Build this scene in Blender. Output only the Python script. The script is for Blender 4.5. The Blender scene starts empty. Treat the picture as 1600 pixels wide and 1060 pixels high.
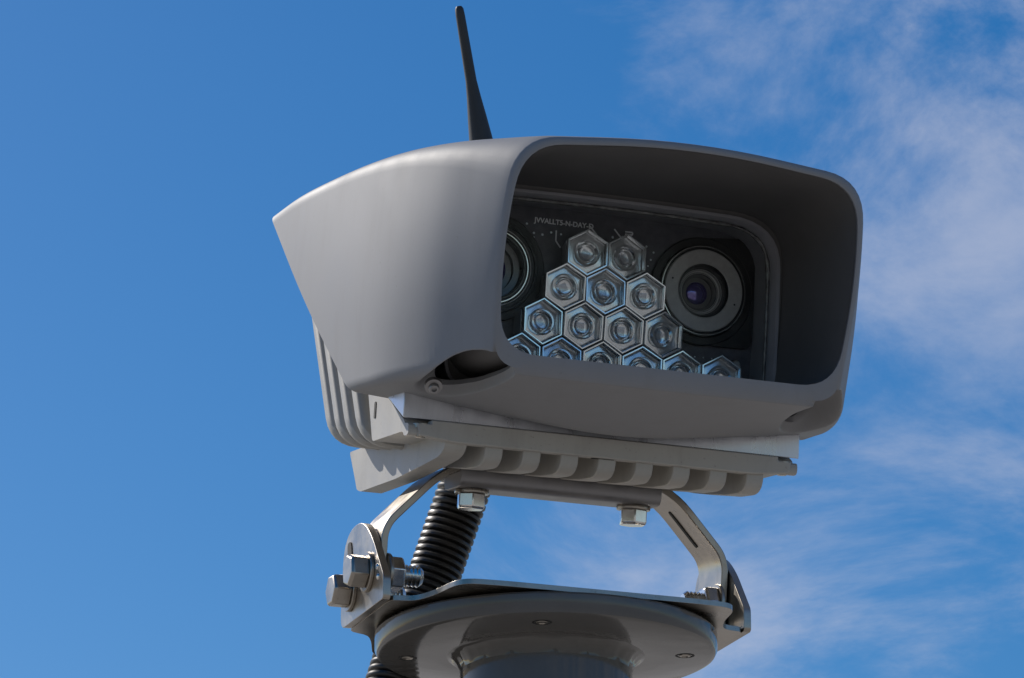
import bpy, bmesh, math, random
from mathutils import Vector, Matrix
R = math.radians
U = 0.0005                       # model unit: half a millimetre
scene = bpy.context.scene
col = scene.collection
random.seed(7)

# ------------------------------------------------------------------ camera
DIST, EL = 3.5, R(18)
cd = bpy.data.cameras.new('photo_camera'); cam = bpy.data.objects.new('photo_camera', cd); col.objects.link(cam)
cam.location = (0, -DIST*math.cos(EL), -DIST*math.sin(EL))
cam.rotation_euler = (R(90)+EL, 0, 0)
cd.sensor_width = 36; cd.lens = 157.5; cd.clip_start = 0.05; cd.clip_end = 8000
scene.camera = cam

# ------------------------------------------------------------------ sky, sun, exposure
SUN_EL, SUN_AZ = R(38), R(-53)             # azimuth measured from +Y towards +X
world = bpy.data.worlds.new('World'); scene.world = world; world.use_nodes = True
nt = world.node_tree; nt.nodes.clear()
def N(t, **k):
    n = nt.nodes.new(t)
    for a, b in k.items(): setattr(n, a, b)
    return n
out = N('ShaderNodeOutputWorld'); bg = N('ShaderNodeBackground'); bg.inputs['Strength'].default_value = 0.115
sky = N('ShaderNodeTexSky', sky_type='NISHITA', sun_disc=False, sun_elevation=SUN_EL, sun_rotation=SUN_AZ,
        altitude=1200, air_density=1.0, dust_density=2.2, ozone_density=2.5)
hs = N('ShaderNodeHueSaturation'); hs.inputs['Saturation'].default_value = 1.5; hs.inputs['Hue'].default_value = 0.501; hs.inputs['Value'].default_value = 0.84
L = nt.links.new
L(sky.outputs[0], hs.inputs['Color'])
tc = N('ShaderNodeTexCoord')
mp = N('ShaderNodeMapping'); mp.inputs['Rotation'].default_value = (R(12), R(38), R(8)); mp.inputs['Scale'].default_value = (1.0, 1.0, 2.0); mp.inputs['Location'].default_value = (8.125, 0.2, 0.415)
L(tc.outputs['Generated'], mp.inputs['Vector'])
n1 = N('ShaderNodeTexNoise'); n1.inputs['Scale'].default_value = 8.0; n1.inputs['Detail'].default_value = 12; n1.inputs['Roughness'].default_value = 0.63; n1.inputs['Distortion'].default_value = 0.6
L(mp.outputs[0], n1.inputs['Vector'])
sx = N('ShaderNodeSeparateXYZ'); L(tc.outputs['Generated'], sx.inputs[0])
bank = N('ShaderNodeMapRange', interpolation_type='SMOOTHSTEP')     # the cloud bank lies to the right
bank.inputs['From Min'].default_value = -0.075; bank.inputs['From Max'].default_value = 0.05
bank.inputs['To Min'].default_value = -0.32; bank.inputs['To Max'].default_value = 0.05
L(sx.outputs['X'], bank.inputs['Value'])
ad = N('ShaderNodeMath', operation='ADD'); L(n1.outputs['Fac'], ad.inputs[0]); L(bank.outputs[0], ad.inputs[1])
cr = N('ShaderNodeMapRange', interpolation_type='SMOOTHSTEP'); cr.inputs['From Min'].default_value = 0.45; cr.inputs['From Max'].default_value = 0.76
cr.inputs['To Max'].default_value = 0.56
L(ad.outputs[0], cr.inputs['Value'])
mx = N('ShaderNodeMixRGB'); mx.inputs['Color2'].default_value = (4.9, 5.1, 6.0, 1)
L(cr.outputs[0], mx.inputs['Fac']); L(hs.outputs[0], mx.inputs['Color1'])
L(mx.outputs[0], bg.inputs['Color']); L(bg.outputs[0], out.inputs['Surface'])

sd = bpy.data.lights.new('sun', 'SUN'); sun = bpy.data.objects.new('sun', sd); col.objects.link(sun)
sd.energy = 4.2; sd.angle = R(0.5); sd.color = (1.0, 0.94, 0.86)
sdir = Vector((math.sin(SUN_AZ)*math.cos(SUN_EL), math.cos(SUN_AZ)*math.cos(SUN_EL), math.sin(SUN_EL)))
sun.rotation_euler = sdir.to_track_quat('Z', 'Y').to_euler()
vs = scene.view_settings; vs.view_transform = 'Standard'; vs.look = 'None'; vs.exposure = 0.0; vs.gamma = 1.0; vs.use_curve_mapping = False

# ------------------------------------------------------------------ materials
def mat(name, color, rough=0.5, metal=0.0, coat=0.0, var=0.0, vscale=30, bump=0.0, bscale=400, stretch=None, spec=0.5, rvar=0.0, dirt=0.0):
    m = bpy.data.materials.new(name); m.use_nodes = True
    t = m.node_tree; b = t.nodes['Principled BSDF']
    b.inputs['Base Color'].default_value = (*color, 1); b.inputs['Roughness'].default_value = rough
    b.inputs['Metallic'].default_value = metal; b.inputs['Coat Weight'].default_value = coat
    b.inputs['Coat Roughness'].default_value = 0.08; b.inputs['Specular IOR Level'].default_value = spec
    if var or bump or rvar:
        c = t.nodes.new('ShaderNodeTexCoord'); mpn = t.nodes.new('ShaderNodeMapping')
        if stretch: mpn.inputs['Scale'].default_value = stretch
        t.links.new(c.outputs['Object'], mpn.inputs['Vector'])
    if var or rvar:
        n = t.nodes.new('ShaderNodeTexNoise'); n.inputs['Scale'].default_value = vscale; n.inputs['Detail'].default_value = 6; n.inputs['Roughness'].default_value = 0.6
        t.links.new(mpn.outputs[0], n.inputs['Vector'])
    if var:
        r = t.nodes.new('ShaderNodeValToRGB'); r.color_ramp.elements[0].position = 0.3; r.color_ramp.elements[1].position = 0.7
        r.color_ramp.elements[0].color = (*[max(0, x*(1-var)) for x in color], 1); r.color_ramp.elements[1].color = (*[min(1, x*(1+var)) for x in color], 1)
        t.links.new(n.outputs['Fac'], r.inputs[0]); t.links.new(r.outputs[0], b.inputs['Base Color'])
    if dirt:
        m2 = t.nodes.new('ShaderNodeMapping'); m2.inputs['Scale'].default_value = (1.0, 1.0, 0.22); t.links.new(c.outputs['Object'], m2.inputs['Vector'])
        d1 = t.nodes.new('ShaderNodeTexNoise'); d1.inputs['Scale'].default_value = 48; d1.inputs['Detail'].default_value = 8; d1.inputs['Roughness'].default_value = 0.7
        t.links.new(m2.outputs[0], d1.inputs['Vector'])
        d2 = t.nodes.new('ShaderNodeTexNoise'); d2.inputs['Scale'].default_value = 420; d2.inputs['Detail'].default_value = 3; t.links.new(c.outputs['Object'], d2.inputs['Vector'])
        r1 = t.nodes.new('ShaderNodeMapRange'); r1.inputs['From Min'].default_value = 0.5; r1.inputs['From Max'].default_value = 0.78; r1.inputs['To Max'].default_value = dirt; t.links.new(d1.outputs['Fac'], r1.inputs['Value'])
        r2 = t.nodes.new('ShaderNodeMapRange'); r2.inputs['From Min'].default_value = 0.66; r2.inputs['From Max'].default_value = 0.76; r2.inputs['To Max'].default_value = dirt*1.4; t.links.new(d2.outputs['Fac'], r2.inputs['Value'])
        sm_ = t.nodes.new('ShaderNodeMath'); sm_.operation = 'ADD'; sm_.use_clamp = True; t.links.new(r1.outputs[0], sm_.inputs[0]); t.links.new(r2.outputs[0], sm_.inputs[1])
        mxd = t.nodes.new('ShaderNodeMixRGB'); mxd.inputs['Color2'].default_value = (0.13, 0.115, 0.095, 1); t.links.new(sm_.outputs[0], mxd.inputs['Fac'])
        t.links.new(r.outputs[0], mxd.inputs['Color1']); t.links.new(mxd.outputs[0], b.inputs['Base Color'])
    if rvar:
        q = t.nodes.new('ShaderNodeMapRange'); q.inputs['From Min'].default_value = 0.3; q.inputs['From Max'].default_value = 0.7
        q.inputs['To Min'].default_value = max(0.02, rough-rvar); q.inputs['To Max'].default_value = rough+rvar
        t.links.new(n.outputs['Fac'], q.inputs['Value']); t.links.new(q.outputs[0], b.inputs['Roughness'])
    if bump:
        n2 = t.nodes.new('ShaderNodeTexNoise'); n2.inputs['Scale'].default_value = bscale; n2.inputs['Detail'].default_value = 4
        t.links.new(mpn.outputs[0], n2.inputs['Vector'])
        bp = t.nodes.new('ShaderNodeBump'); bp.inputs['Strength'].default_value = bump; bp.inputs['Distance'].default_value = 0.0004
        t.links.new(n2.outputs['Fac'], bp.inputs['Height']); t.links.new(bp.outputs[0], b.inputs['Normal'])
    return m
M = {}
M['paint'] = mat('grey_satin_paint', (0.222, 0.224, 0.234), 0.6, var=0.04, vscale=14, bump=0.10, bscale=1100, rvar=0.06, dirt=0.16)
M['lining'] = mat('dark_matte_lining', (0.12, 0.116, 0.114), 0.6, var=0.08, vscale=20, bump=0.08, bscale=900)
M['cast'] = mat('light_grey_cast_paint', (0.37, 0.357, 0.33), 0.5, var=0.06, vscale=25, bump=0.12, bscale=700, rvar=0.08, dirt=0.3)
M['rawalu'] = mat('brushed_aluminium', (0.60, 0.61, 0.64), 0.32, 0.8, var=0.12, vscale=60, bump=0.25, bscale=500, stretch=(1, 1, 0.2), rvar=0.1)
M['steel'] = mat('stainless_steel', (0.40, 0.365, 0.32), 0.32, 1.0, var=0.16, vscale=40, bump=0.10, bscale=600, stretch=(0.3, 1, 1), rvar=0.10, dirt=0.35)
M['bright'] = mat('polished_steel', (0.78, 0.77, 0.75), 0.2, 1.0, var=0.08, vscale=80, rvar=0.05, dirt=0.22)
M['dullsteel'] = mat('dull_zinc_steel', (0.30, 0.295, 0.30), 0.45, 0.75, var=0.12, vscale=50, bump=0.12, bscale=500, rvar=0.1)
M['pole'] = mat('dark_grey_gloss_paint', (0.10, 0.096, 0.091), 0.1, coat=0.1, spec=0.4, var=0.10, vscale=18, bump=0.55, bscale=26, rvar=0.06, dirt=0.12)
M['rubber'] = mat('black_plastic', (0.02, 0.019, 0.018), 0.38, var=0.15, vscale=60, dirt=0.2)
M['antenna'] = mat('black_rubber', (0.028, 0.026, 0.025), 0.5, var=0.15, vscale=60)
M['black'] = mat('black_anodised', (0.008, 0.008, 0.009), 0.45)
M['board'] = mat('slate_solder_mask', (0.085, 0.085, 0.10), 0.38, var=0.25, vscale=120, spec=0.4)
M['print'] = mat('white_silkscreen', (0.75, 0.76, 0.78), 0.6)
M['pad'] = mat('solder_pad', (0.75, 0.8, 0.85), 0.3, 0.7)
M['frame'] = mat('grey_window_frame', (0.27, 0.27, 0.29), 0.5, var=0.08, vscale=40)
M['optic'] = mat('clear_moulded_acrylic', (0.985, 0.99, 1.0), 0.03)
M['optic'].node_tree.nodes['Principled BSDF'].inputs['Transmission Weight'].default_value = 1.0
M['optic'].node_tree.nodes['Principled BSDF'].inputs['IOR'].default_value = 1.45
M['cup'] = mat('bright_reflector', (0.98, 0.98, 0.98), 0.2, 0.7, var=0.02, vscale=60)
M['rimplastic'] = mat('clear_rim_edge', (0.98, 0.99, 1.0), 0.14, 0.8, coat=1.0)
M['well'] = mat('led_well', (0.5, 0.51, 0.54), 0.25, 0.4)
M['leddome'] = mat('led_die', (0.45, 0.47, 0.52), 0.18, 0.5, coat=1.0, var=0.2, vscale=200)
M['ring'] = mat('grey_lens_ring', (0.40, 0.388, 0.378), 0.45, 0.3, var=0.1, vscale=200, bump=0.1, bscale=1500)
M['barrel'] = mat('satin_black_barrel', (0.10, 0.10, 0.10), 0.22, coat=0.4)
M['seal'] = mat('clear_sealant', (0.16, 0.16, 0.16), 0.2, var=0.5, vscale=150)
M['lensglass'] = mat('coated_lens_glass', (0.10, 0.07, 0.30), 0.03, 0.6, coat=1.0, spec=1.0)
M['hole'] = mat('dark_hole', (0.01, 0.01, 0.01), 0.7)
M['ground'] = mat('dry_sandy_ground', (0.32, 0.297, 0.262), 0.9, var=0.25, vscale=0.8)
def pane_mat():
    m = bpy.data.materials.new('clear_front_glass'); m.use_nodes = True; t = m.node_tree; t.nodes.clear()
    o = t.nodes.new('ShaderNodeOutputMaterial'); mixn = t.nodes.new('ShaderNodeMixShader'); tr = t.nodes.new('ShaderNodeBsdfTransparent')
    g = t.nodes.new('ShaderNodeBsdfGlossy'); g.inputs['Roughness'].default_value = 0.02
    tr.inputs[0].default_value = (0.97, 0.98, 0.98, 1)
    f = t.nodes.new('ShaderNodeFresnel'); f.inputs[0].default_value = 1.1
    t.links.new(f.outputs[0], mixn.inputs[0]); t.links.new(tr.outputs[0], mixn.inputs[1]); t.links.new(g.outputs[0], mixn.inputs[2]); 
    tc2 = t.nodes.new('ShaderNodeTexCoord'); dn = t.nodes.new('ShaderNodeTexNoise'); dn.inputs['Scale'].default_value = 130; dn.inputs['Detail'].default_value = 9; dn.inputs['Roughness'].default_value = 0.75
    t.links.new(tc2.outputs['Object'], dn.inputs['Vector'])
    dr = t.nodes.new('ShaderNodeMapRange'); dr.inputs['From Min'].default_value = 0.45; dr.inputs['From Max'].default_value = 0.8; dr.inputs['To Min'].default_value = 0.0; dr.inputs['To Max'].default_value = 0.045
    t.links.new(dn.outputs['Fac'], dr.inputs['Value'])
    df_ = t.nodes.new('ShaderNodeBsdfDiffuse'); df_.inputs[0].default_value = (0.55, 0.53, 0.5, 1); m3 = t.nodes.new('ShaderNodeMixShader')
    t.links.new(dr.outputs[0], m3.inputs[0]); t.links.new(mixn.outputs[0], m3.inputs[1]); t.links.new(df_.outputs[0], m3.inputs[2]); t.links.new(m3.outputs[0], o.inputs[0])
    return m
M['pane'] = pane_mat()

# ------------------------------------------------------------------ helpers
def frame_matrix(yaw, pitch, loc):
    ps, ph = R(yaw), R(pitch)
    n = Vector((math.sin(ps)*math.cos(ph), -math.cos(ps)*math.cos(ph), -math.sin(ph)))
    x = Vector((math.cos(ps), math.sin(ps), 0)); y = -n; z = x.cross(y)
    m = Matrix((x, y, z)).transposed().to_4x4(); m.translation = loc
    return m
def thing(name, mtx, label, cat):
    o = bpy.data.objects.new(name, None); col.objects.link(o); o.matrix_world = mtx
    o.empty_display_size = 0.05; o['label'] = label; o['category'] = cat
    return o
def mesh(name, verts, faces, m, parent, smooth=35, bevel=0, seg=2, xf=None, label=None, mats=None, fmat=None, recalc=True):
    """verts in model units, in the parent thing's frame"""
    me = bpy.data.meshes.new(name)
    vv = [Vector(v) for v in verts]
    if xf is not None: vv = [xf @ v for v in vv]
    me.from_pydata([tuple(v*U) for v in vv], [], faces)
    if recalc:
        b = bmesh.new(); b.from_mesh(me); bmesh.ops.recalc_face_normals(b, faces=b.faces); b.to_mesh(me); b.free()
    for k in (mats or [m]): me.materials.append(M[k])
    if fmat:
        for p, i in zip(me.polygons, fmat): p.material_index = i
    if smooth:
        for p in me.polygons: p.use_smooth = True
        me.set_sharp_from_angle(angle=R(smooth))
    o = bpy.data.objects.new(name, me); col.objects.link(o)
    if parent is not None: o.parent = parent
    if bevel:
        bm_ = o.modifiers.new('bevel', 'BEVEL'); bm_.width = bevel*U; bm_.segments = seg; bm_.limit_method = 'ANGLE'; bm_.angle_limit = R(32); bm_.harden_normals = False
    if label: o['label'] = label
    return o
def copy_part(o, parent, loc):
    c = o.copy(); col.objects.link(c); c.parent = parent; c.location = Vector(loc)*U
    return c
def box(x0, x1, y0, y1, z0, z1):
    v = [(x, y, z) for x in (x0, x1) for y in (y0, y1) for z in (z0, z1)]
    f = [(0, 1, 3, 2), (4, 6, 7, 5), (0, 4, 5, 1), (2, 3, 7, 6), (0, 2, 6, 4), (1, 5, 7, 3)]
    return v, f
def prism_x(prof, x0, x1):
    """profile of (y, z) extruded along x"""
    n = len(prof)
    v = [(x0, *p) for p in prof] + [(x1, *p) for p in prof]
    f = [tuple(range(n)), tuple(range(2*n-1, n-1, -1))] + [(i, i+n, (i+1) % n+n, (i+1) % n) for i in range(n)]
    return v, f
def prism_y(prof, y0, y1):
    n = len(prof)
    v = [(p[0], y0, p[1]) for p in prof] + [(p[0], y1, p[1]) for p in prof]
    f = [tuple(range(n)), tuple(range(2*n-1, n-1, -1))] + [(i, i+n, (i+1) % n+n, (i+1) % n) for i in range(n)]
    return v, f
def prism_z(prof, z0, z1):
    n = len(prof)
    v = [(p[0], p[1], z0) for p in prof] + [(p[0], p[1], z1) for p in prof]
    f = [tuple(range(n)), tuple(range(2*n-1, n-1, -1))] + [(i, i+n, (i+1) % n+n, (i+1) % n) for i in range(n)]
    return v, f
def loft(loops, cap0=False, cap1=False):
    n = len(loops[0]); v = [p for l in loops for p in l]; f = []
    for k in range(len(loops)-1):
        for i in range(n):
            j = (i+1) % n
            f.append((k*n+i, k*n+j, (k+1)*n+j, (k+1)*n+i))
    if cap0: f.append(tuple(range(n)))
    if cap1: f.append(tuple(range((len(loops)-1)*n, len(loops)*n)))
    return v, f
def lathe(prof, seg=32, cap0=False, cap1=False, rot=0):
    """profile of (r, z) round the z axis"""
    return loft([[(r*math.cos(rot+2*math.pi*i/seg), r*math.sin(rot+2*math.pi*i/seg), z) for i in range(seg)] for r, z in prof], cap0, cap1)
def axis_xf(loc, d, roll=0.0):
    d = Vector(d).normalized(); q = d.to_track_quat('Z', 'Y')
    return Matrix.Translation(Vector(loc)) @ q.to_matrix().to_4x4() @ Matrix.Rotation(roll, 4, 'Z')
def round_poly(pts, k=7):
    """pts: (x, z, radius, ...) closed polygon -> rounded loop, k points per corner"""
    n = len(pts); o = []
    for i, p in enumerate(pts):
        a, b, c = Vector(pts[i-1][:2]), Vector(p[:2]), Vector(pts[(i+1) % n][:2])
        da, dc = (a-b), (c-b)
        ra = min(p[2], da.length*0.499); rc = min(p[2], dc.length*0.499)
        s, e = b+da.normalized()*ra, b+dc.normalized()*rc
        for j in range(k):
            t = j/(k-1); o.append(tuple((1-t)**2*s + 2*t*(1-t)*b + t*t*e))
    return o
def hex_bolt(parent, loc, d, af=48, h=26, name='bolt', washer=True, m='bright', roll=0.0, hole=0.0):
    """head seated at loc, rising along d"""
    r = af/math.sqrt(3); x = axis_xf(loc, d, roll)
    hx = lambda q, z, k=1.0: [(q*math.cos(R(60*i+30))*k, q*math.sin(R(60*i+30))*k, z) for i in range(6)]
    w0 = 6 if washer else 0
    if washer:
        mesh('washer', *lathe([(r*0.45, 0), (r*1.12, 0), (r*1.15, 1.2), (r*1.15, 4.8), (r*1.12, 6), (r*0.45, 6)], 36), 'steel', parent, xf=x, smooth=30)
    loops = [hx(r, w0), hx(r, w0+h*0.86), hx(r*0.88, w0+h)]
    v, f = loft(loops, True, False)
    nb = len(v); ring = [(r*0.74*math.cos(R(60*i+30)), r*0.74*math.sin(R(60*i+30)), w0+h) for i in range(6)]
    v2, f2 = loft(loops+[ring], True, True)
    return mesh(name, v2, f2, m, parent, xf=x, smooth=20, bevel=1.6)
def sect(y0, slope, tm, tc, tr, sm, bc, br, bm, off=0.0):
    """closed hood section, y raked with z; off moves the outline inwards"""
    o = off
    pts = [(0, tm-o, 160), (tc[0]-o, tc[1]-o, tr), (sm[0]-o, sm[1], 90), (bc[0]-o, bc[1]+o, br), (bc[0]*0.5, (bc[1]*0.42+bm*0.58)+o, 90), (0, bm+o, 130),
           (-bc[0]*0.5, (bc[1]*0.42+bm*0.58)+o, 90), (-bc[0]+o, bc[1]+o, br), (-sm[0]+o, sm[1], 90), (-tc[0]+o, tc[1]-o, tr)]
    return [(x, y0+slope*z, z) for x, z in round_poly(pts, 9)]

# ------------------------------------------------------------------ ground below (out of frame, carries the pole and bounces light)
GZ = cam.location.z - 1.6
g = bpy.data.meshes.new('ground'); gv = [(0, 0, 0)]; gf = []
for k, rr in enumerate((2, 8, 40, 250, 3000)):
    for i in range(48):
        gv.append((rr*math.cos(2*math.pi*i/48), rr*math.sin(2*math.pi*i/48), 0))
for i in range(48):
    gf.append((0, 1+i, 1+(i+1) % 48))
    for k in range(4):
        a = 1+k*48; gf.append((a+i, a+48+i, a+48+(i+1) % 48, a+(i+1) % 48))
g.from_pydata(gv, [], gf); g.materials.append(M['ground'])
go = bpy.data.objects.new('ground', g); go.location = (0, 0, GZ); col.objects.link(go); go['kind'] = 'structure'

# ------------------------------------------------------------------ frames of the assembly
YAW, PITCH = 20, 9
B_LOC = Vector((0.02593, 0, -0.2370))
H_LOC = Vector((0.07067, -0.11511, -0.00686))
BM_ = frame_matrix(YAW, 0, B_LOC)
HM_ = frame_matrix(YAW, PITCH, H_LOC)

# ================================================================== pole with flange
pole_xf = Matrix.Translation(B_LOC)
pole = thing('flanged_pole', Matrix.Translation(Vector((B_LOC.x, B_LOC.y, GZ))), 'dark grey glossy round pole with bolted flange under the bracket', 'pole')
PZ = (B_LOC.z-GZ)/U
prof = [(0.1, 0), (252, 0), (259, -1.5), (262, -5), (262, -27), (259, -33), (252, -36), (176, -38)]
for i in range(9):
    a = R(90*i/8); prof.append((133+22*(1-math.sin(a))+ (20 if i == 0 else 0)*0, -40-22*(1-math.cos(a))))
prof += [(132.5, -70), (132, -400), (132, -PZ+30)]
v, f = lathe(prof[:7]+[(150, -37)], 96)
mesh('flange', v, f, 'pole', pole, xf=Matrix.Translation((0, 0, PZ)), smooth=30)
random.seed(3)
bead = []
for j in range(9):
    t = j/8; bead.append((158-26*math.sin(t*math.pi/2)+(0), -36-26*(1-math.cos(t*math.pi/2))))
nb = 120; lo = []
for r_, z_ in bead:
    w = math.sin((z_+36)/-26*math.pi) if -62 < z_ < -36 else 0
    lo.append([((r_+w*(0.7*math.sin(i*1.9)+0.9*math.sin(i*0.73+1)))*math.cos(2*math.pi*i/nb), (r_+w*(0.7*math.sin(i*1.9)+0.9*math.sin(i*0.73+1)))*math.sin(2*math.pi*i/nb), z_) for i in range(nb)])
mesh('weld_bead', *loft(lo), 'pole', pole, xf=Matrix.Translation((0, 0, PZ)), smooth=60)
mesh('shaft', *lathe([(132, -50), (132, -800), (132, -PZ)], 64), 'pole', pole, xf=Matrix.Translation((0, 0, PZ)), smooth=40)
# base of the shaft
mesh('foot_plate', *lathe([(132, 24), (250, 24), (254, 20), (254, 0)], 48), 'pole', pole, smooth=30)
# countersunk screws in the flange underside
for k in range(4):
    a = R(-92+90*k)
    p = Vector((212*math.cos(a), 212*math.sin(a), PZ-36.6))
    h = mesh('screw_hole', *lathe([(15, 0), (12, -0.6), (10, 2)], 20, False, True), 'hole', pole, xf=Matrix.Translation(p))
    s = mesh('screw', *lathe([(9, 1.2), (8.5, -0.8), (5, -1.6), (4.4, 0.4)], 18, False, True), 'steel', h, xf=Matrix.Translation(p))

# ================================================================== mounting bracket (base with ears, tilting yoke)
br = thing('mounting_bracket', BM_, 'stainless steel tilting bracket with two bolted ears on the pole flange', 'bracket')
# base plate outline (plan)
half = [(150, -236), (206, -232), (222, -214), (232, -150), (246, -112), (262, -104), (285, -102), (285, 102), (250, 112), (232, 150), (205, 226), (150, 236)]
plan = [(x, y, 18) for x, y in half] + [(-x, y, 18) for x, y in reversed(half)]
mesh('base_plate', *prism_z(round_poly(plan, 4), 3, 11), 'steel', br, bevel=2, smooth=25)
for s in (-1, 1):
    ear = [(-104, 4), (-104, 40), (-50, 112), (-14, 143), (20, 153), (62, 150), (90, 128), (100, 60), (104, 4)]
    ep = round_poly([(y, z, 7 if y < -60 else 22) for y, z in ear], 5)
    # bend at the foot of the ear
    x_in, x_out = (285, 297)
    v, f = prism_x(ep, s*x_in, s*x_out)
    e = mesh('ear', v, f, 'steel', br, bevel=2.2, smooth=25)
    slot = round_poly([(-8, 0, 9), (8, 0, 9), (8, 52, 9), (-8, 52, 9)], 5)
    v, f = prism_x([(52+p[0]*1.2+p[1]*0.15, 80+p[1]) for p in slot], s*297.6, s*298.4)
    if s < 0: mesh('slot', v, f, 'hole', e)
# yoke: a strap tilted with the camera
PIV = Vector((0, 6, 62))
YX = Matrix.Translation(PIV) @ Matrix.Rotation(R(PITCH), 4, 'X')
outer = [(-283, -38), (-283, 80), (-176, 192), (176, 192), (283, 80), (283, -38)]
inner = [(272, -38), (272, 75.5), (171, 181), (-171, 181), (-272, 75.5), (-272, -38)]
def bend(pts, r_, k=6):
    o = [pts[0]]
    for i in range(1, len(pts)-1):
        a, b, c = Vector(pts[i-1]), Vector(pts[i]), Vector(pts[i+1])
        q_ = r_[i-1]; s_, e_ = b+(a-b).normalized()*q_, b+(c-b).normalized()*q_
        o += [tuple((1-t)**2*s_+2*t*(1-t)*b+t*t*e_) for t in [j/(k-1) for j in range(k)]]
    return o+[pts[-1]]
bo, bi = bend(outer, (26, 62, 62, 26), 9), bend(inner, (20, 58, 58, 20), 9)
nn = len(bo); sv = []; sf = []
for (px, pz), (qx, qz) in zip(bo, reversed(bi)):
    sv += [(px, -48, pz), (px, 48, pz), (qx, 48, qz), (qx, -48, qz)]
for i in range(nn-1):
    a = i*4
    for j in range(4): sf.append((a+j, a+(j+1) % 4, a+4+(j+1) % 4, a+4+j))
sf += [(0, 1, 2, 3), ((nn-1)*4, (nn-1)*4+3, (nn-1)*4+2, (nn-1)*4+1)]
yoke = mesh('yoke', sv, sf, 'steel', br, xf=YX, bevel=1.6, smooth=30)
# slot in the right arm, seen as a dark line with a bright lip
d = Vector((272-171, 0, 75.5-181)).normalized(); nrm = Vector((-d.z, 0, d.x)); nrm = nrm if nrm.z < 0 else -nrm
for s in (1, -1):
    c0 = Vector((226, 6, 123.5)) + nrm*0.6
    pts = []
    for (a, b) in round_poly([(-36, -4, 4), (36, -4, 4), (36, 4, 4), (-36, 4, 4)], 5):
        p = c0+d*a+Vector((0, b, 0)); pts.append((p.x*s, p.y, p.z))
    n_ = len(pts); off = Vector((nrm.x*s, 0, nrm.z))*0.8
    pv = pts+[tuple(Vector(p)+off) for p in pts]
    mesh('slot', pv, [tuple(range(n_)), tuple(range(2*n_-1, n_-1, -1))]+[(i, i+n_, (i+1) % n_+n_, (i+1) % n_) for i in range(n_)], 'hole', yoke, xf=YX)
# clamp bar under the strap
bar = [(y, z, 17) for y, z in ((-55, 148), (26, 148), (26, 186), (-55, 186))]
mesh('clamp_bar', *prism_x(round_poly(bar, 8), -164, 164), 'dullsteel', br, xf=YX, bevel=1.5, smooth=30)
for xx in (-134, 131):
    hex_bolt(br, YX @ Vector((xx, -20, 148)), (YX.to_3x3() @ Vector((0, 0, -1))), 40, 24, roll=R(12))
# pivot bolts: heads outside, nut and thread inside
def thread(parent, p0, p1, r):
    p0, p1 = Vector(p0), Vector(p1); n_ = int((p1-p0).length/3.2); pr = []
    for i in range(n_+1):
        pr.append((r if i % 2 else r*0.86, i*3.2))
    pr[-1] = (r*0.7, pr[-1][1])
    mesh('bolt_thread', *lathe(pr, 24, False, True), 'bright', parent, xf=axis_xf(p0, p1-p0), smooth=30)
for s in (-1, 1):
    for (yy, zz, rl) in ((-32, 62, 8), (52, 52, 25)):
        if s < 0: hex_bolt(br, (s*297, yy, zz), (s, 0, 0), 46, 28, roll=R(rl), m='steel')
        hex_bolt(br, (s*272, yy, zz), (-s, 0, 0), 48, 22, name='nut', washer=True, roll=R(rl+17), m='bright')
        thread(br, (s*248, yy, zz), (s*212, yy, zz), 17)
# small dimple rivets on the left ear
for (yy, zz) in ((-74, 60), (-78, 44)):
    mesh('rivet', *lathe([(5, 0), (4, 2), (1, 3)], 12, False, True), 'bright', br, xf=axis_xf((-297, yy, zz), (-1, 0, 0)))

# ================================================================== conduit behind the pole
P_ = [Vector((-30, 262, 330)), Vector((-60, 278, 230)), Vector((-92, 288, 130)), Vector((-140, 292, 10)), Vector((-172, 285, -130)), Vector((-185, 280, -400)), Vector((-185, 275, -900))]
def catmull(pts, per):
    q = [pts[0]*2-pts[1]]+pts+[pts[-1]*2-pts[-2]]; o = []
    for i in range(1, len(q)-2):
        for j in range(per):
            t = j/per; a, b, c, d_ = q[i-1:i+3]
            o.append(0.5*((2*b)+(c-a)*t+(2*a-5*b+4*c-d_)*t*t+(3*b-a-3*c+d_)*t**3))
    return o+[pts[-1]]
path = catmull(P_, 60)
L_ = [0]
for a, b in zip(path, path[1:]): L_.append(L_[-1]+(b-a).length)
loops = []; step = 2.4; s_ = 0; idx = 0; seg = 28; k = 0
while s_ < L_[-1]-3:
    while L_[idx+1] < s_: idx += 1
    t = (s_-L_[idx])/(L_[idx+1]-L_[idx]); p = path[idx].lerp(path[idx+1], t)
    tan = (path[min(idx+3, len(path)-1)]-path[max(idx-3, 0)]).normalized()
    xa = tan.cross(Vector((0, 1, 0))).normalized(); ya = tan.cross(xa)
    ph = (s_ % 12.0)/12.0
    r_ = 38.5+4.2*(1 if 0.18 < ph < 0.62 else (0.5 if 0.0 < ph < 0.8 else -0.6))
    loops.append([tuple(p+xa*(r_*math.cos(2*math.pi*i/seg))+ya*(r_*math.sin(2*math.pi*i/seg))) for i in range(seg)])
    s_ += step
con = thing('cable_conduit', BM_, 'black corrugated cable conduit running down behind the pole', 'conduit')
mesh('corrugated_tube', *loft(loops, True, True), 'rubber', con, smooth=50)
mesh('cable_gland', *lathe([(30, -20), (47, -20), (50, -14), (50, 16), (47, 22), (40, 24)], 12, True, True), 'rubber', con, xf=axis_xf((-26, 258, 330), (0.1, -0.1, 1)), smooth=25)
mesh('blanking_plug', *lathe([(34, 40), (34, 6), (31, 1), (22, -3), (8, -4)], 28, True, True), 'rubber', con, xf=axis_xf((36, 246, 296), (0, -0.16, 1)), smooth=30)

# ================================================================== the camera
tc_ = thing('traffic_camera', HM_, 'grey traffic camera with flared hood, two lenses and hexagonal infrared lights', 'camera')

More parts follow.
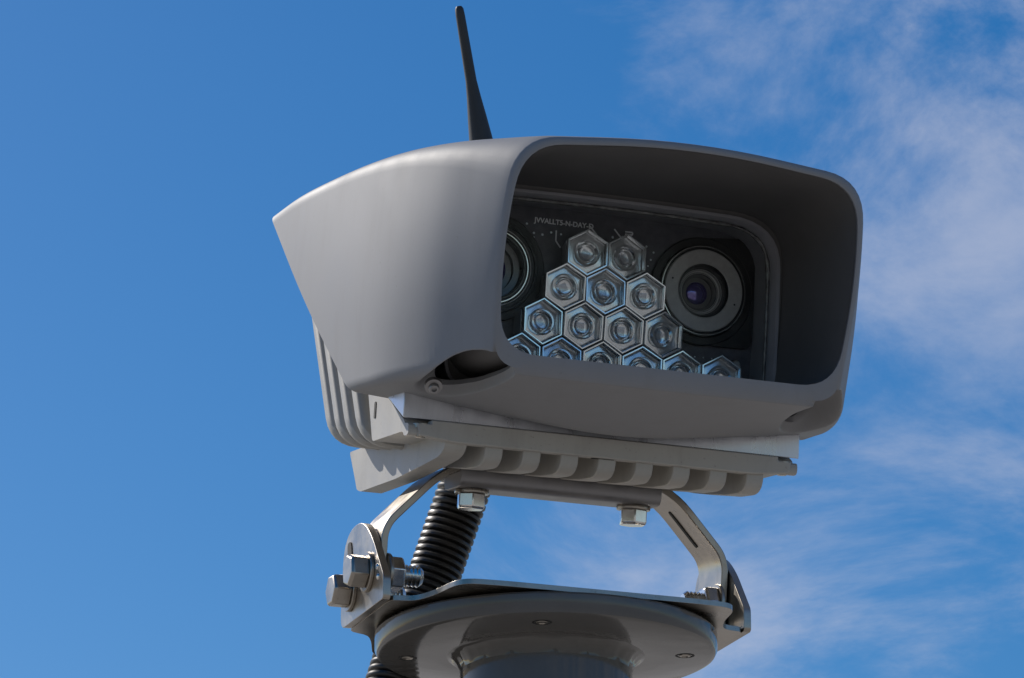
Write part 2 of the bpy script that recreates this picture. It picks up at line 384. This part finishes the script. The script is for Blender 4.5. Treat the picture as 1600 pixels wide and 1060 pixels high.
# ---- hood: outer shell
ST = [  # y0, slope, top mid, top corner, radius, side mid, bottom corner, radius, bottom mid
    (-303, -.20, 186, (272, 160), 64, (284, 10), (270, -173), 34, -174),
    (-285, -.19, 190, (280, 164), 62, (293, 8), (279, -174), 32, -177),
    (-240, -.15, 197, (299, 168), 50, (313, 5), (298, -174), 28, -185),
    (-170, -.06, 205, (328, 175), 40, (342, 0), (326, -172), 24, -198),
    (-90, .10, 211, (352, 181), 32, (364, -5), (346, -170), 20, -211),
    (0, .36, 215, (368, 185), 27, (378, -8), (360, -169), 18, -221),
    (100, .70, 217, (378, 186), 24, (385, -8), (368, -169), 16, -216),
    (200, 1.0, 218, (384, 184), 22, (388, -8), (373, -168), 16, -206),
    (291, 1.306, 214, (386, 174), 18, (389, -8), (375, -168), 16, -200)]
def lerp(a, b, t):
    if isinstance(a, tuple): return tuple(lerp(x, y, t) for x, y in zip(a, b))
    return a+(b-a)*t
def station(t):
    # smooth interpolation through the table
    n_ = len(ST)-1; i = min(int(t*n_), n_-1); u = t*n_-i
    def cat(g):
        a, b, c, d_ = g(ST[max(i-1, 0)]), g(ST[i]), g(ST[i+1]), g(ST[min(i+2, n_)])
        return 0.5*((2*b)+(c-a)*u+(2*a-5*b+4*c-d_)*u*u+(3*b-a-3*c+d_)*u**3)
    o = []
    for q in range(9):
        if isinstance(ST[0][q], tuple): o.append(tuple(cat(lambda s, q=q, w=w: s[q][w]) for w in (0, 1)))
        else: o.append(cat(lambda s, q=q: s[q]))
    return o
NS = 40
shell = [sect(*station(k/NS)) for k in range(NS+1)]
def shifted(loop, dy, off):
    cx = 0; cz = 0; o = []
    n_ = len(loop)
    for i, p in enumerate(loop):
        a, b = Vector(loop[i-1]), Vector(loop[(i+1) % n_]); tng = Vector((b.x-a.x, 0, b.z-a.z)).normalized()
        nn_ = Vector((tng.z, 0, -tng.x))
        if nn_.dot(Vector((p[0], 0, p[2]))) > 0: nn_ = -nn_
        o.append((p[0]+nn_.x*off, p[1]+dy, p[2]+nn_.z*off))
    return o
rim = shell[0]
inner0 = sect(-308, -.20, 175, (262, 149), 62, (275, 8), (262, -144), 58, -144)
inner_lip = [tuple(Vector(p)+Vector((0, 5, 0))) for p in inner0]
front = [inner_lip, inner0, [tuple(Vector(a).lerp(Vector(b), 0.25)+Vector((0, -2.2, 0))) for a, b in zip(inner0, rim)],
         [tuple(Vector(a).lerp(Vector(b), 0.72)+Vector((0, -2.6, 0))) for a, b in zip(inner0, rim)],
         shifted(rim, -1.4, 1.2)]
# rear edge turned in, then an inner skin so that the shell has thickness
inside = [shifted(shell[k], 0, 7) for k in range(NS, 27, -1)]
rear_lip = [shifted(shell[NS], 2.2, 1.5), shifted(shell[NS], 2.2, 5.5)]
v, f = loft(front+shell+rear_lip+inside)
NF, NSH, NP = len(front), len(shell), len(rim)
bmh = bmesh.new(); lay = bmh.verts.layers.int.new('outer'); bv = [bmh.verts.new(p) for p in v]
for q in f: bmh.faces.new([bv[i] for i in q])
bmh.normal_update()
# pockets scooped out of the two lower front corners
PK = {'c': Vector((277, -180, -190)), 'r': Vector((46, 128, 62)), 'yaw': 9, 'pit': -3}
def pk_mtx(s):
    return Matrix.Translation((s*PK['c'].x, PK['c'].y, PK['c'].z)) @ Matrix.Rotation(R(-s*PK['yaw']), 4, 'Z') @ Matrix.Rotation(R(PK['pit']), 4, 'X') @ Matrix.Diagonal((*PK['r'], 1))
outer_lo, outer_hi = NF*NP, (NF+NSH-14)*NP
bmh.verts.index_update()
for i, q in enumerate(bv): q[lay] = 1 if (NF-1)*NP <= i < (NF+NSH-8)*NP else 0
for s in (-1, 1):
    inv = pk_mtx(s).inverted()
    for rnd, lim in ((0, 1.6), (1, 1.4), (2, 1.3), (3, 1.22), (4, 1.16)):
        es = [e for e in bmh.edges if all(w[lay] for w in e.verts) and all(w.co.x*s > 120 and w.co.z < 0 for w in e.verts)
              and ((inv @ ((e.verts[0].co+e.verts[1].co)/2)).length < lim) and e.calc_length() > 2.0]
        r_ = bmesh.ops.subdivide_edges(bmh, edges=es, cuts=1, use_grid_fill=True)
        for gq in r_['geom_inner']:
            if isinstance(gq, bmesh.types.BMVert): gq[lay] = 1
    ax = Vector((-s*0.50, 0.0, 0.86)).normalized()
    band = []; deep = set()
    for w in bmh.verts:
        if not w[lay] or w.co.x*s < 120: continue
        p = inv @ w.co; dl = inv.to_3x3() @ ax
        if 0.90 < p.length < 1.07: band.append(w)
        if p.length < 1.0:
            a_, b_, c_ = dl.dot(dl), 2*p.dot(dl), p.dot(p)-1
            t = (-b_+math.sqrt(b_*b_-4*a_*c_))/(2*a_); w.co += ax*t
            if t > 15 and p.length < 0.93: deep.add(w)
    for _ in range(4): bmesh.ops.smooth_vert(bmh, verts=band, factor=0.5, use_axis_x=True, use_axis_y=True, use_axis_z=True)
    bmesh.ops.delete(bmh, geom=[fc for fc in bmh.faces if all(w in deep for w in fc.verts)], context='FACES')  # floor cut open into the hollow hood, so the scoop looks deeply shaded
    be = [e for e in bmh.edges if e.is_boundary and all(w.co.x*s > 120 and w.co.z < -60 and -330 < w.co.y < -10 and w[lay] for w in e.verts)]
    nbr = {}
    for e in be:
        a_, b_ = e.verts; nbr.setdefault(a_, []).append(b_); nbr.setdefault(b_, []).append(a_)
    for _ in range(40):
        new = {w: w.co*0.4+(q[0].co+q[1].co)*0.3 for w, q in nbr.items() if len(q) == 2}
        for w, cc in new.items(): w.co = cc
    ex = bmesh.ops.extrude_edge_only(bmh, edges=be)
    for gq in ex['geom']:
        if isinstance(gq, bmesh.types.BMVert): gq.co += ax*9; gq[lay] = 0
bmesh.ops.recalc_face_normals(bmh, faces=bmh.faces)
for w in bmh.verts: w.co *= U
hme = bpy.data.meshes.new('hood'); bmh.to_mesh(hme); bmh.free(); hme.materials.append(M['paint'])
for p in hme.polygons: p.use_smooth = True
hme.set_sharp_from_angle(angle=R(42))
hood = bpy.data.objects.new('hood', hme); col.objects.link(hood); hood.parent = tc_
for s in (-1,):
    sc = mesh('hood_screw', *lathe([(13, -6), (13, 2), (8, 3), (8, 8), (7, 9.5), (4, 9.5), (3.6, 6)], 24, False, True), 'dullsteel', tc_, xf=axis_xf((s*300, -104, -176), (s*0.1, -0.75, -0.65)), smooth=30)

# bulkhead added inside the hollow hood to stop sky light behind the pockets
bk = [(p[0], 60, p[2]) for p in shifted(shell[23], 0, 4)]
mesh('light_block', *loft([bk, [tuple(Vector(p)+Vector((0, 5, 0))) for p in bk]], True, True), 'lining', tc_, smooth=20)
# ---- lining, window frame
lin0 = [tuple(Vector(p)+Vector((-p[0]/300*0.8, 4.0, -p[2]/200*0.8))) for p in inner0]
back = dict(tm=156, tc=(267, 151), tr=84, sm=(272, 10), bc=(262, -148), br=60, bm=-154)
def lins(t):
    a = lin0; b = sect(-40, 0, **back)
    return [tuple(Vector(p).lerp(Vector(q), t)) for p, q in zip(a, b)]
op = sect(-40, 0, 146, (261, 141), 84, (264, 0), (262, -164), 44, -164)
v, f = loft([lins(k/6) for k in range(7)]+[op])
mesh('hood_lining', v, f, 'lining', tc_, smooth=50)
opf = [tuple(Vector(p)+Vector((0, -4, 0))) for p in shifted(op, 0, -3)]
v, f = loft([[tuple(Vector(p)+Vector((0, 3, 0))) for p in shifted(op, 0, -3)], opf, [tuple(Vector(p)+Vector((0, -4, 0))) for p in shifted(op, 0, 1.5)], shifted(op, -1, 3), shifted(op, 34, 3), shifted(op, 98, 3)])
mesh('window_frame', v, f, 'frame', tc_, smooth=40)
# clear front pane seated in the frame
pv = shifted(op, 16, 1)
mesh('front_pane', *loft([pv, [tuple(Vector(p)+Vector((0, 6, 0))) for p in pv]], True, True), 'pane', tc_, smooth=30)
# sealant squeezed out along the pane edge
random.seed(11); sl = []
for i, p in enumerate(shifted(op, 22.5, 5)):
    pass
beadp = shifted(op, 24, 6); lo = []
for i, p in enumerate(beadp):
    a, b = Vector(beadp[i-1]), Vector(beadp[(i+1) % len(beadp)]); tg = (b-a).normalized(); n1_ = Vector((0, 1, 0)); n2_ = tg.cross(n1_)
    rr_ = 2.2+1.6*random.random()
    lo.append([tuple(Vector(p)+n1_*rr_*math.cos(2*math.pi*j/6)+n2_*rr_*math.sin(2*math.pi*j/6)) for j in range(6)])
lo.append(lo[0])
mesh('sealant_bead', *loft(lo), 'seal', tc_, smooth=60)
# round plug on the right inner wall
mesh('side_plug', *lathe([(36, 0), (36, 6), (33, 9), (10, 9)], 32, False, True), 'black', tc_, xf=axis_xf((284, -62, 40), (-1, 0.02, 0)), smooth=30)
mesh('side_plug', *lathe([(36, 0), (36, 6), (33, 9), (10, 9)], 32, False, True), 'black', tc_, xf=axis_xf((-284, -62, 40), (1, 0.02, 0)), smooth=30)

# ---- circuit board with lights and lenses
bd = mesh('circuit_board', *prism_y(round_poly([(-262, 150, 50), (262, 150, 50), (262, -178, 20), (-262, -178, 20)], 6), 47, 56), 'board', tc_, smooth=30)
def bore(o, centres, rad):
    for cx_, cz_ in centres:
        cme = bpy.data.meshes.new('bore'); vv_, ff_ = lathe([(rad, -120), (rad, 40)], 48, True, True); X_ = axis_xf((cx_, 0, cz_), (0, -1, 0))
        cme.from_pydata([tuple((X_ @ Vector(q))*U) for q in vv_], [], ff_)
        bq = bmesh.new(); bq.from_mesh(cme); bmesh.ops.recalc_face_normals(bq, faces=bq.faces); bq.to_mesh(cme); bq.free()
        co = bpy.data.objects.new('bore', cme); col.objects.link(co); co.matrix_world = HM_
        o.parent = None; o.matrix_world = HM_
        md = o.modifiers.new('bore', 'BOOLEAN'); md.operation = 'DIFFERENCE'; md.object = co; md.solver = 'EXACT'
        bpy.context.view_layer.update()
        dg = bpy.context.evaluated_depsgraph_get(); nm = bpy.data.meshes.new_from_object(o.evaluated_get(dg)); nm.name = o.name
        o.modifiers.clear(); o.data = nm; bpy.data.objects.remove(co)
        o.parent = tc_; o.matrix_world = HM_; o.matrix_parent_inverse = Matrix.Identity(4); o.matrix_basis = Matrix.Identity(4)
bore(bd, [(-171, 39), (171, 39)], 74)
random.seed(5)
def dot(x, z, r=1.9):
    return mesh('solder_pad', *lathe([(r, 0), (r*0.7, 0.9)], 10, False, True), 'pad', bd, xf=axis_xf((x, 46.9, z), (0, -1, 0)))
for x, z in ((-116, 113), (-104, 100), (-104, 93), (-90, 99), (-76, 104), (-97, 80), (-92, 55), (-60, 103), (40, 110), (54, 112), (58, 104), (66, 96), (80, 100), (72, 88), (92, 92), (88, 80), (84, 70), (78, 62), (96, 70), (24, 108), (70, 78), (62, 86)): dot(x, z, 1.3+0.8*random.random())
for k in range(7): dot(112+k*14, -62+0.0*k, 1.2)
def strip(x0, z0, x1, z1, w=1.1):
    d_ = Vector((x1-x0, 0, z1-z0)); n_ = Vector((-d_.z, 0, d_.x)).normalized()*w
    a, b = Vector((x0, 46.4, z0)), Vector((x1, 46.4, z1)); o2 = Vector((0, 0.55, 0))
    pts = [a+n_, b+n_, b-n_, a-n_]; 
    return mesh('printed_line', [tuple(p) for p in pts]+[tuple(p+o2) for p in pts], [(0, 1, 2, 3), (7, 6, 5, 4), (0, 4, 5, 1), (1, 5, 6, 2), (2, 6, 7, 3), (3, 7, 4, 0)], 'print', bd, smooth=0)
for l in ((-68, 108, -68, 92), (-68, 92, -60, 82), (-14, 121, 2, 104), (26, 121, 42, 104), (44, 119, 56, 119), (44, 115, 56, 115), (56, 119, 56, 115)): strip(*l)
def lettering(txt, x, z, size, rot):
    cu = bpy.data.curves.new('printed_text', 'FONT'); cu.body = txt; cu.size = size*U; cu.extrude = 0.25*U; cu.offset = 0.25*U
    ob = bpy.data.objects.new('printed_text', cu); col.objects.link(ob)
    dg = bpy.context.evaluated_depsgraph_get(); me = bpy.data.meshes.new_from_object(ob.evaluated_get(dg)); bpy.data.objects.remove(ob)
    me.transform(Matrix.Translation(Vector((x, 46.5, z))*U) @ Matrix.Rotation(R(rot), 4, 'Y') @ Matrix.Rotation(R(90), 4, 'X'))
    me.materials.clear(); me.materials.append(M['print'])
    o = bpy.data.objects.new('printed_text', me); col.objects.link(o); o.parent = bd
lettering('JVVALLT5-N-DAY-D', -104, 117, 11, 0)
lettering('EE PAC7', 106, -76, 8, 0)
lettering('ver.1', -172, -66, 9, 0)
# hexagonal infrared lights
def hexloop(rad, y, n=4):
    o = []
    for i in range(6):
        a = Vector((rad*math.sin(R(60*i)), rad*math.cos(R(60*i)))); b = Vector((rad*math.sin(R(60*(i+1))), rad*math.cos(R(60*(i+1)))))
        for j in range(n): p = a.lerp(b, j/n); o.append((p.x, y, p.y))
    return o
def circ(rad, y, n=24): return [(rad*math.sin(2*math.pi*i/n), y, rad*math.cos(2*math.pi*i/n)) for i in range(n)]
HR = 36.4
def mixl(a, b, t): return [tuple(Vector(p).lerp(Vector(q), t)) for p, q in zip(a, b)]
def flute(l, d_): return [(p[0], p[1]+(d_ if i % 2 else -d_), p[2]) for i, p in enumerate(l)]
# moulded hexagonal optic: rounded rim, shallow fluted dish, raised ring, deep well
front_face = [hexloop(HR, 1.0), hexloop(HR-0.3, 0.2), hexloop(HR-0.8, 0), hexloop(HR-2.6, 0), hexloop(HR-3.1, 0.6), hexloop(HR-3.8, 2.8), hexloop(HR-5.4, 3.6),
         flute(mixl(hexloop(HR-9.5, 4.2), circ(26, 4.2), .5), .35), flute(circ(22.5, 5.2), .5), circ(20.5, 6.0), circ(19.4, 3.6), circ(18.2, 2.4), circ(15.6, 2.2), circ(14.4, 4.6), circ(13.6, 8.5), circ(12.6, 9.0), circ(11.6, 6.0), circ(10.2, 4.0), circ(7.0, 2.8), circ(2.5, 2.2)]
optic = [circ(3, 15), hexloop(HR-1.5, 15), hexloop(HR-0.3, 13)] + front_face
ov, of = loft(optic, True, True)
# reflector plate close behind the optic, on its holder, with the emitter die
base = [hexloop(HR*0.93, 46), hexloop(HR*0.97, 16.6), hexloop(HR-1.5, 15.6), circ(24, 16.0), circ(13, 17.2), circ(5, 17.6)]
rv_, rf_ = loft(base, False, True)
dv, df = prism_y([(-5, -5), (5, -5), (5, 5), (-5, 5)], 16.2, 18)
led_pos = [(-32, 71), (32.5, 71), (-65, 14.5), (0, 14.5), (65, 14.5), (-97.5, -42), (-32.5, -42), (32.5, -42), (97.5, -42)] + [(65*k, -98.5) for k in range(-3, 4)]
led0 = ref0 = die0 = None
random.seed(21)
nb_ = len(of)
fm = [1 if 24*2 <= i < 24*6 else 0 for i in range(nb_)]
for k, (x, z) in enumerate(led_pos):
    if led0 is None:
        led0 = mesh('led_lens', ov, of, 'optic', tc_, smooth=24, mats=['optic', 'rimplastic'], fmat=fm); o = led0; o.location = Vector((x, 0, z))*U
        ref0 = mesh('reflector_plate', rv_, rf_, 'cup', led0, smooth=24, mats=['well', 'cup'], fmat=[0 if i < 24 else 1 for i in range(len(rf_))])
        die0 = mesh('led_die', dv, df, 'leddome', led0, smooth=0)
    else:
        o = copy_part(led0, tc_, (x, 0, z)); copy_part(ref0, o, (0, 0, 0)); copy_part(die0, o, (0, 0, 0))
    o.rotation_euler = (R(random.uniform(-6.0, -2.2)), R(60*random.randrange(6)), R(random.uniform(-1.8, 1.8)))
# camera lenses
for s in (-1, 1):
    X = axis_xf((s*171, 0, 39), (0, -1, 0))          # local z points out of the front; z = -y
    blk = round_poly([(-84, -84, 84), (84, -84, 84), (84, 84, 84), (-84, 84, 84)], 10)
    plate = [(s*171+p[0], 39+p[1]) for p in blk]
    mesh('lens_mount', *lathe([(84, -46.5), (84, -39.5), (82.5, -38), (66, -38), (65, -46), (64.5, -90)], 64), 'black', tc_, xf=X, smooth=30)
    sidep = [(s*171, 39-82), (s*258, 39-82), (s*258, 130), (s*171, 39+84)]
    sh_ = mesh('lens_shroud', *prism_y(round_poly([(a, b, 14) for a, b in sidep], 4), 39.5, 46), 'black', tc_, smooth=30)
    bore(sh_, [(s*171, 39)], 75)
    brl = mesh('lens_barrel', *lathe([(72, -40), (72, -33), (70.5, -31.5), (67, -31.5), (66.5, -34), (64, -34)], 64), 'black', tc_, xf=X, smooth=30)
    if s > 0:
        mesh('trim_ring', *lathe([(69.6, -31.2), (69.2, -30.2), (68.2, -30.2), (67.8, -31.2)], 64), 'bright', brl, xf=X, smooth=30)
        mesh('lens_ring', *lathe([(64, -36), (64, -30.5), (62.8, -29.5), (43, -29.5), (41.5, -30.5), (41, -36)], 64), 'ring', brl, xf=X, smooth=25)
        steps = [(41, -31, 'black'), (36.5, -40, 'barrel'), (34, -44, 'ring'), (30, -49, 'barrel'), (25, -55, 'barrel')]
        for (ra, za, mm), (rb, zb, _) in zip(steps, steps[1:]+[(19, -62, '')]):
            mesh('inner_ring', *lathe([(ra+1, za), (ra, za), (ra-0.6, za-1), (ra-0.6, zb), (rb+1.6, zb-0.4), (rb-0.8, zb)], 56), mm, brl, xf=X, smooth=25)
        gr, gz, gh = 19.5, -64, 9
    else:
        for ra, w_, mm in ((60, 0.8, 'ring'), (55.5, 1.2, 'bright'), (50.5, 0.8, 'barrel')):
            mesh('trim_ring', *lathe([(ra+w_, -33.5), (ra+w_*0.6, -31.6), (ra-w_*0.6, -31.6), (ra-w_, -33.5)], 64), mm, brl, xf=X, smooth=30)
        mesh('lens_ring', *lathe([(66, -33.6), (48, -34), (47.5, -39)], 64), 'black', brl, xf=X, smooth=25)
        mesh('inner_ring', *lathe([(47.5, -35), (47.5, -47), (38, -48), (37.5, -56), (28, -57)], 56), 'barrel', brl, xf=X, smooth=25)
        gr, gz, gh = 30, -60, 10
    gl = []
    for q in range(9):
        a = R(90*q/8); gl.append((gr*math.cos(a)+0.05, gz+gh*math.sin(a)))
    mesh('lens_glass', *lathe(gl, 40, False, True), 'lensglass', brl, xf=X, smooth=60)
    if s > 0:
        for an in (-18, 165): mesh('set_screw', *lathe([(1.6, 0), (1.6, .4)], 10, False, True), 'hole', brl, xf=X @ Matrix.Translation((54*math.cos(R(an)), 54*math.sin(R(an)), -29.4)))
# bright little screw at the board's lower corner
mesh('board_screw', *lathe([(9, -8), (9, 2), (6, 5), (2, 5)], 14, False, True), 'bright', tc_, xf=axis_xf((228, 30, -72), (0, -1, 0)), smooth=30)

# ---- metal front frame below the hood
wedge = [(-24, -214), (-24, -176), (30, -150), (120, -138), (112, -146)]
mesh('front_frame', *prism_x(wedge, -318, 318), 'rawalu', tc_, bevel=1.5, smooth=25)
# ---- body casting
side = [(-14, -217), (112, -151), (150, -60), (210, 60), (300, 60), (178, -140), (150, -205), (140, -230), (60, -231), (-8, -232), (-14, -240), (-34, -240), (-34, -222), (-14, -221)]
v, f = prism_x(round_poly([(y, z, 8) for y, z in side], 4), -312, 312)
body = mesh('body', v, f, 'cast', tc_, bevel=8, seg=3, smooth=40)
mesh('vent_slot', *prism_x(round_poly([(0, 0, 4), (8, 0, 4), (8, 26, 4), (0, 26, 4)], 4), -313.2, -312.6), 'hole', body, xf=Matrix.Translation((0, 128, -196)), smooth=0)
# front lip of the casting
lip = [(-278, -215.5), (278, -215.5), (278, -222), (300, -222), (296, -240), (240, -246), (-240, -246), (-296, -240), (-300, -222), (-278, -222)]
mesh('front_lip', *prism_y(lip, -40, -20), 'cast', tc_, bevel=2, smooth=25)
mesh('drain_hole', *prism_z(round_poly([(-20, -3, 8), (20, -3, 8), (20, 3, 8), (-20, 3, 8)], 5), -247.0, -246.2), 'hole', tc_, xf=Matrix.Translation((-2, -30, 0)), smooth=0)
for s in (-1, 1):
    mesh('cover_screw', *lathe([(14, 4), (14, -2), (9, -3), (9, -14), (7, -16)], 18, False, True), 'steel', tc_, xf=Matrix.Translation((s*290, -26, -226)), smooth=30)
# cooling fins round the rear
def fin_loop(hw, zb, y, r=46): return [(x, y+0.62*z, z) for x, z in round_poly([(-hw, 120, 20), (hw, 120, 20), (hw, zb, r), (-hw, zb, r)], 7)]
for k, (yc, hw, zb) in enumerate(((318, 319, -232), (372, 319, -226), (426, 317, -219), (480, 313, -210))):
    loops = [fin_loop(hw-16, zb+12, yc-18), fin_loop(hw-3, zb+3, yc-13), fin_loop(hw, zb, yc-5), fin_loop(hw, zb, yc+6), fin_loop(hw-3, zb+3, yc+13), fin_loop(hw-16, zb+12, yc+18)]
    mesh('cooling_fin', *loft(loops, True, True), 'cast', tc_, smooth=50)
mesh('rear_core', *loft([fin_loop(290, -214, 240), fin_loop(284, -196, 490)], True, True), 'cast', tc_, smooth=40)
# ribs along the underside
ribp = [(-32, -238), (-33, -252), (-28, -264), (-16, -271), (-2, -273), (50, -270), (180, -253), (215, -247), (235, -230), (240, -206), (-28, -226)]
rv, rf = prism_x(round_poly([(y, z, 5) for y, z in ribp], 3), -14, 14)
rib0 = None
for k in range(-3, 5):
    x = 60*k+4
    if rib0 is None:
        rib0 = mesh('cooling_rib', rv, rf, 'cast', tc_, bevel=1.6, smooth=30); rib0.location = Vector((x, 0, 0))*U
    else: copy_part(rib0, tc_, (x, 0, 0))
skp = [(-34, -238), (-31, -250), (-20, -259), (0, -264), (60, -268), (200, -275), (372, -276), (392, -271), (402, -256), (440, -206), (300, -206), (-30, -232)]
mesh('side_rib', *prism_x(round_poly([(y, z, 6) for y, z in skp], 4), -253, -219), 'cast', tc_, bevel=3, smooth=30)
# ---- antenna on the hood
at = axis_xf((-188, 50, 200), Vector((-243, 50, 434))-Vector((-188, 50, 200)))
mesh('antenna', *lathe([(20.5, -12), (20.5, 18), (19.5, 22), (19, 26), (14.5, 70), (11, 100), (8.6, 126), (8.2, 150), (7.2, 228), (6.6, 238), (4.5, 242), (1, 243)], 28, True, True), 'antenna', tc_, xf=at, smooth=30)
